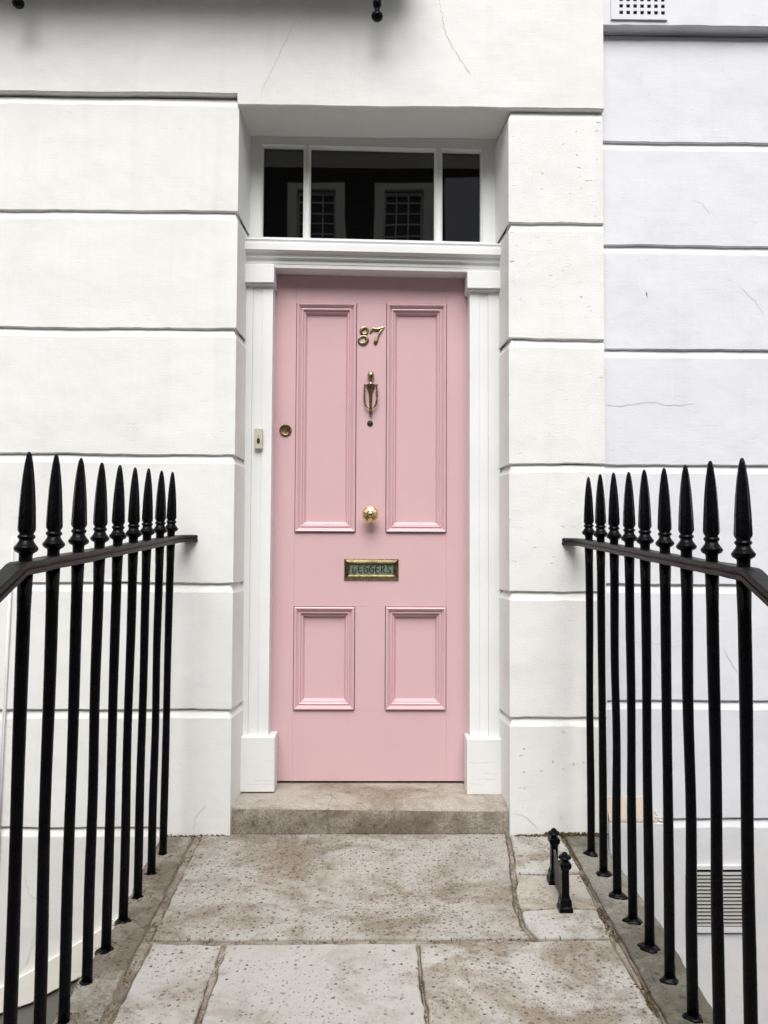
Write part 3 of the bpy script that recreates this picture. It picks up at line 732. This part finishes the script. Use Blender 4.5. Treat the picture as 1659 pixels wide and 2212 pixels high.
for i in range(260):
    x = rnd.uniform(-.53, .535); y = .016-abs(rnd.gauss(0, .004)); clump(x, y, path_z(y)+rnd.uniform(-.002, .003), rnd.uniform(.001, .003))
def joint(pts, n_, w_):
    for k in range(n_):
        i = rnd.randrange(len(pts)-1); f = rnd.random(); (xa, ya), (xb, yb_) = pts[i], pts[i+1]
        x = xa+(xb-xa)*f+rnd.gauss(0, w_); y = ya+(yb_-ya)*f+rnd.gauss(0, w_)
        if noise.noise((x*13, y*13, 1.7)) < -.05: continue
        clump(x, y, path_z(y)-.005+rnd.uniform(-.001, .0025), rnd.uniform(.001, .003))
joint([(-.667, 0), (-.660, -.4), (-.655, -.8), (-.656, -1.3)], 520, .008)
joint([(-.64, -.786), (-.2, -.789), (.15, -.788), (.47, -.778), (.71, -.776)], 420, .004)
joint([(-.422, -.81), (-.425, -1.25)], 150, .004)
joint([(.143, -.81), (.140, -1.0), (.147, -1.25)], 130, .002)
joint([(.537, 0), (.519, -.2), (.500, -.34), (.475, -.55), (.470, -.70), (.488, -.766)], 260, .005)
joint([(.512, -.340), (.735, -.334)], 60, .003)
joint([(.484, -.605), (.60, -.584), (.725, -.596)], 60, .002)
mo = m.build('moss', M['moss'], None, kind='stuff'); tag(mo, 'brown dry moss and grit caught in the paving joints', 'moss')

# ------------------------------------------------------------------ iron railings
TOP = .242                                               # finial height above rail
fin_prof = [(.0145, -.002), (.0142, .014), (.0150, .018), (.0225, .0225), (.0255, .0270), (.0255, .0310), (.0205, .0375), (.0160, .0440), (.0150, .0490),
            (.0175, .0515), (.0190, .0545), (.0175, .0580), (.0150, .0600), (.0150, .0625), (.0190, .0690)]
m = MB().lathe(fin_prof, n=16)
spike = [(.0188, .0690), (.0196, .0730), (.0178, .118), (.0155, .156), (.0122, .192), (.0085, .220), (.0058, .234), (.0030, .2405), (0, .242)]
m.lathe(spike, n=8, rot=R(22.5))
fin_me = mesh_only('finial', m.v, m.f, M['black'], True)
bm = bmesh.new(); bm.from_mesh(fin_me)
for e in bm.edges: e.smooth = not (len(e.link_faces) == 2 and e.calc_face_angle(0) > R(30))
bm.to_mesh(fin_me); bm.free()
def bar_mesh(L, v=0):
    m = MB(); pts = []; rad = []; am = (.0008, .0016, .0012, .0018)[v]
    for i in range(15):
        f = i/14; e_ = math.sin(f*math.pi); pts.append((am*e_*math.sin(f*(6+v*1.7)+v), am*e_*math.cos(f*(4.3+v)), L*f)); rad.append(.0138 + .0006*math.sin(f*9) + (.0022 if f > .97 else 0) + (.001 if f < .04 else 0))
    m.tube(pts, rad, 14)
    me = mesh_only('bar', m.v, m.f, M['black'], True); return me
def foot_mesh(seed):
    rnd = random.Random(seed); m = MB(); n = 16
    rr = [1+.42*noise.noise((math.cos(6.283*i/n)*1.3+seed, math.sin(6.283*i/n)*1.3, seed)) + rnd.uniform(-.05, .05) for i in range(n)]
    pr = [(.026, -.008), (.0275, .002), (.0250, .0075), (.0200, .0110), (.0165, .0135), (.0130, .0150)]
    for i in range(n):
        a = 6.283*i/n
        for k, (r, h) in enumerate(pr):
            q = 1+(rr[i]-1)*(1 if k < 4 else .2); m.v.append((r*q*math.cos(a), r*q*math.sin(a), h*rnd.uniform(.8, 1.15)))
    K = len(pr)
    for i in range(n):
        j = (i+1) % n
        for k in range(K-1): m.f.append((i*K+k, j*K+k, j*K+k+1, i*K+k+1))
    return mesh_only('lead_foot', m.v, m.f, M['black'], True)
feet = [foot_mesh(s_*3.7) for s_ in range(5)]
def sweep(pts, sec):
    m = MB(); k = len(sec); P = [Vector(p) for p in pts]
    for i, p in enumerate(P):
        d = (P[min(i+1, len(P)-1)]-P[max(i-1, 0)]); h = Vector((d.x, d.y, 0)).normalized(); side = Vector((h.y, -h.x, 0))
        d.normalize(); up = side.cross(d); up = up if up.z > 0 else -up
        for a, b in sec: m.v.append(tuple(p+side*a+up*b))
        if i:
            for q in range(k): m.f.append(((i-1)*k+q, (i-1)*k+(q+1) % k, i*k+(q+1) % k, i*k+q))
    m.f += [tuple(range(k)), tuple((len(P)-1)*k+q for q in range(k))]
    return m
half = [(.0185, 0), (.0225, -.0035), (.0228, -.0105), (.0195, -.0125), (.0195, -.0145), (.0232, -.0165), (.0232, -.0255), (.0205, -.0280)]
SEC = half + [(-a, b) for a, b in half[::-1]]
def railing(label, xt, xb, y0, sp, zt, zb, wall_x, n, sgn, base_z):
    root = thing('iron_railing', ((xt+xb)/2, -.8, base_z), label, 'railing', 'spiked railings flanking the path')
    yk = y0+8*sp-.040
    def rail_z(y): return zt+SL*y-TOP if y > yk else zt+SL*yk-TOP-.38*(yk-y)
    xr_ = xt+(xb-xt)*TOP/(zt-zb)
    pts = [(wall_x, .015, rail_z(-.05)+.002), (wall_x+(xr_-wall_x)*.35, -.022, rail_z(-.05)+.001), (wall_x+(xr_-wall_x)*.75, -.062, rail_z(-.06)), (xr_, -.105, rail_z(-.105))]
    for i in range(30):
        y = -.16-i*.045
        if y > yk+.01: pts.append((xr_+wob(y*3, sgn, .0008), y, rail_z(y)+wob(y*4, 2+sgn, .0010)))
    pts += [(xr_, yk+.004, rail_z(yk+.004)), (xr_, yk-.012, rail_z(yk)-.0035), (xr_, yk-.03, rail_z(yk-.03))]
    pts += [(xr_, yk-.03-.06*i, rail_z(yk-.03-.06*i)) for i in range(1, 9)]
    sweep(pts, SEC).build('top_rail', M['rail'], root, sh=25)
    L = zt-zb-TOP-.026
    bmes = [bar_mesh(L, v) for v in range(4)]
    rnd = random.Random(5+sgn)
    for i in range(n):
        y = y0+i*sp+rnd.uniform(-.0035, .0035)*(0 if i in (0, n-1) else 1)-(.028 if i > 8 else 0)
        lean = math.atan2(xt-xb, zt-zb)+rnd.uniform(-.0012, .0012)
        rz = rail_z(y); foot = rz-(zt-zb-TOP)
        b = bpy.data.objects.new('bar', bmes[(i*3+sgn) % 4]); col.objects.link(b); b.parent = root
        b.location = Vector((xb, y, foot))-WO[root]; b.rotation_euler = (rnd.uniform(-.002, .002), lean, 0)
        f_ = bpy.data.objects.new('finial', fin_me); col.objects.link(f_); f_.parent = b
        f_.location = (0, 0, zt-zb-TOP-.002); f_.rotation_euler = (0, 0, rnd.uniform(-.3, .3)); f_.scale = (1, 1, 1+rnd.uniform(-.012, .012))
        g = bpy.data.objects.new('lead_foot', feet[(i*2+sgn) % 5]); col.objects.link(g); g.parent = b
        g.rotation_euler = (0, 0, rnd.uniform(0, 6.28)); s_ = rnd.uniform(.82, 1.12); g.scale = (s_, s_, rnd.uniform(.8, 1.15))
    return root
railing('black spiked iron railing on the left coping', -.747, -.760, -.160, -.1662, 1.280, -.140, -.700, 11, 0, -.15)
railing('black spiked iron railing on the right coping beside the boot scraper', .812, .8145, -.1817, -.1641, 1.2746, -.126, .772, 11, 1, -.15)

# ------------------------------------------------------------------ boot scraper
bs = thing('boot_scraper', (.624, -.5, path_z(-.5)), 'small black iron boot scraper with two capped posts on the paving', 'boot scraper')
def post(px, py, lean=0.0):
    zb = path_z(py); h = .178
    m = MB()
    def sq(r, z): return [(px-r, py-r, zb+z), (px+r, py-r, zb+z), (px+r, py+r, zb+z), (px-r, py+r, zb+z)]
    lev = [(.0215, -.002), (.0215, .012), (.0190, .016), (.0170, .036), (.0140, .042), (.0118, .050), (.0112, .126), (.0140, .131), (.0178, .137), (.0178, .148), (.0120, .153), (.008, .156)]
    for r, z in lev: m.v += sq(r, z)
    for i in range(len(lev)-1):
        for k in range(4): b = i*4+k; l = i*4+(k+1) % 4; m.f.append((b, l, l+4, b+4))
    m.f += [(0, 1, 2, 3), tuple((len(lev)-1)*4+k for k in range(4))]
    p = m.build('post', M['black'], bs)
    MB().lathe([(.007, .154), (.009, .157), (.020, .162), (.0212, .165), (.017, .170), (.0095, .1735), (.0085, .178), (.005, .181), (0, .182)], (px, py, zb), 18).build('cap', M['black'], p, sh=45)
post(.629, -.405); post(.621, -.602)
m = MB(); K = 12
for i in range(K+1):
    f = i/K; y = -.405-.197*f; x = .629-.008*f; zb = path_z(y)
    top = .086+.036*(abs(2*f-1)**2.2)
    for dx in (-.004, .004): m.v += [(x+dx, y, zb+.012), (x+dx, y, zb+top)]
    if i:
        b = 4*i; a = b-4; m.f += [(a, a+1, b+1, b), (a+2, a+3, b+3, b+2), (a+1, a+3, b+3, b+1), (a, a+2, b+2, b)]
t = NT('lit_grey_iron'); M['iron'] = t.done(t.mix(t.ramp(t.noise(50, 3), .4, .7), (.030, .030, .031), (.055, .052, .048)), .5)  # blade's lit look put into a lighter grey than the posts
m.build('blade', M['iron'], bs)

# ------------------------------------------------------------------ cable on the left wall
cb = MB().tube([(-1.400, -.006, 1.02), (-1.402, -.006, .83), (-1.409, -.007, .55), (-1.418, -.006, .24), (-1.428, -.006, -.3)], .0035, 6)
cb.tube([(-1.408, -.006, .83), (-1.416, -.006, .5), (-1.427, -.006, .2), (-1.436, -.006, -.3)], .003, 6)
tag(cb.build('wall_cable', M['stucco'], None, smooth=True), 'thin painted cable running down the wall at the left edge', 'cable')

# ------------------------------------------------------------------ house across the street (seen in the fanlight glass)
YO = -12.0
oh = thing('brick_house', (0, YO, -.6), 'dark brick house across the street, reflected in the fanlight', 'house')
WX = [(-1.44, -.70), (.20, .96), (-3.2, -2.45), (3.6, 4.35)]; WX.sort()
xs = [-14]; holes = set()
for k, (a, b) in enumerate(WX): xs += [a, b]; holes.add((2*k+1, 1))
xs.append(14)
MB().holed(xs, [-.64, 6.1, 7.86, 9.3], holes, YO, YO-.35).build('wall', M['brick'], oh)
for k, (a, b) in enumerate(WX):
    w = MB().holed([a-.18, a+.002, b-.002, b+.18], [5.98, 6.102, 7.858, 7.98], {(1, 1)}, YO+.06, YO-.05).build('window', M['surround'], oh)
    MB().box(a, b, YO-.16, YO-.15, 6.1, 7.86).build('pane', M['dark_glass'], w)
    MB().holed([a, a+.04, b-.04, b], [6.1, 6.15, 7.80, 7.86], {(1, 1)}, YO-.10, YO-.145).build('sash_frame', M['sash'], w)
    for i in (1, 2):
        x = a+.02+(b-a-.04)*i/3; MB().box(x-.011, x+.011, YO-.112, YO-.143, 6.15, 7.80).build('glazing_bar', M['sash'], w)
    for z in (6.36, 6.58, 6.79, 7.0, 7.215, 7.43, 7.66):
        MB().box(a+.04, b-.04, YO-.114, YO-.141, z-.011, z+.011).build('glazing_bar', M['sash'], w)
rb = thing('rendered_house', (3.2, YO, -.6), 'pale grey rendered bay across the street, reflected in the right fanlight pane', 'house')
MB().box(1.33, 3.3, YO-.1, YO+.30, -.64, 7.97, .02).build('wall', M['render_grey'], rb)
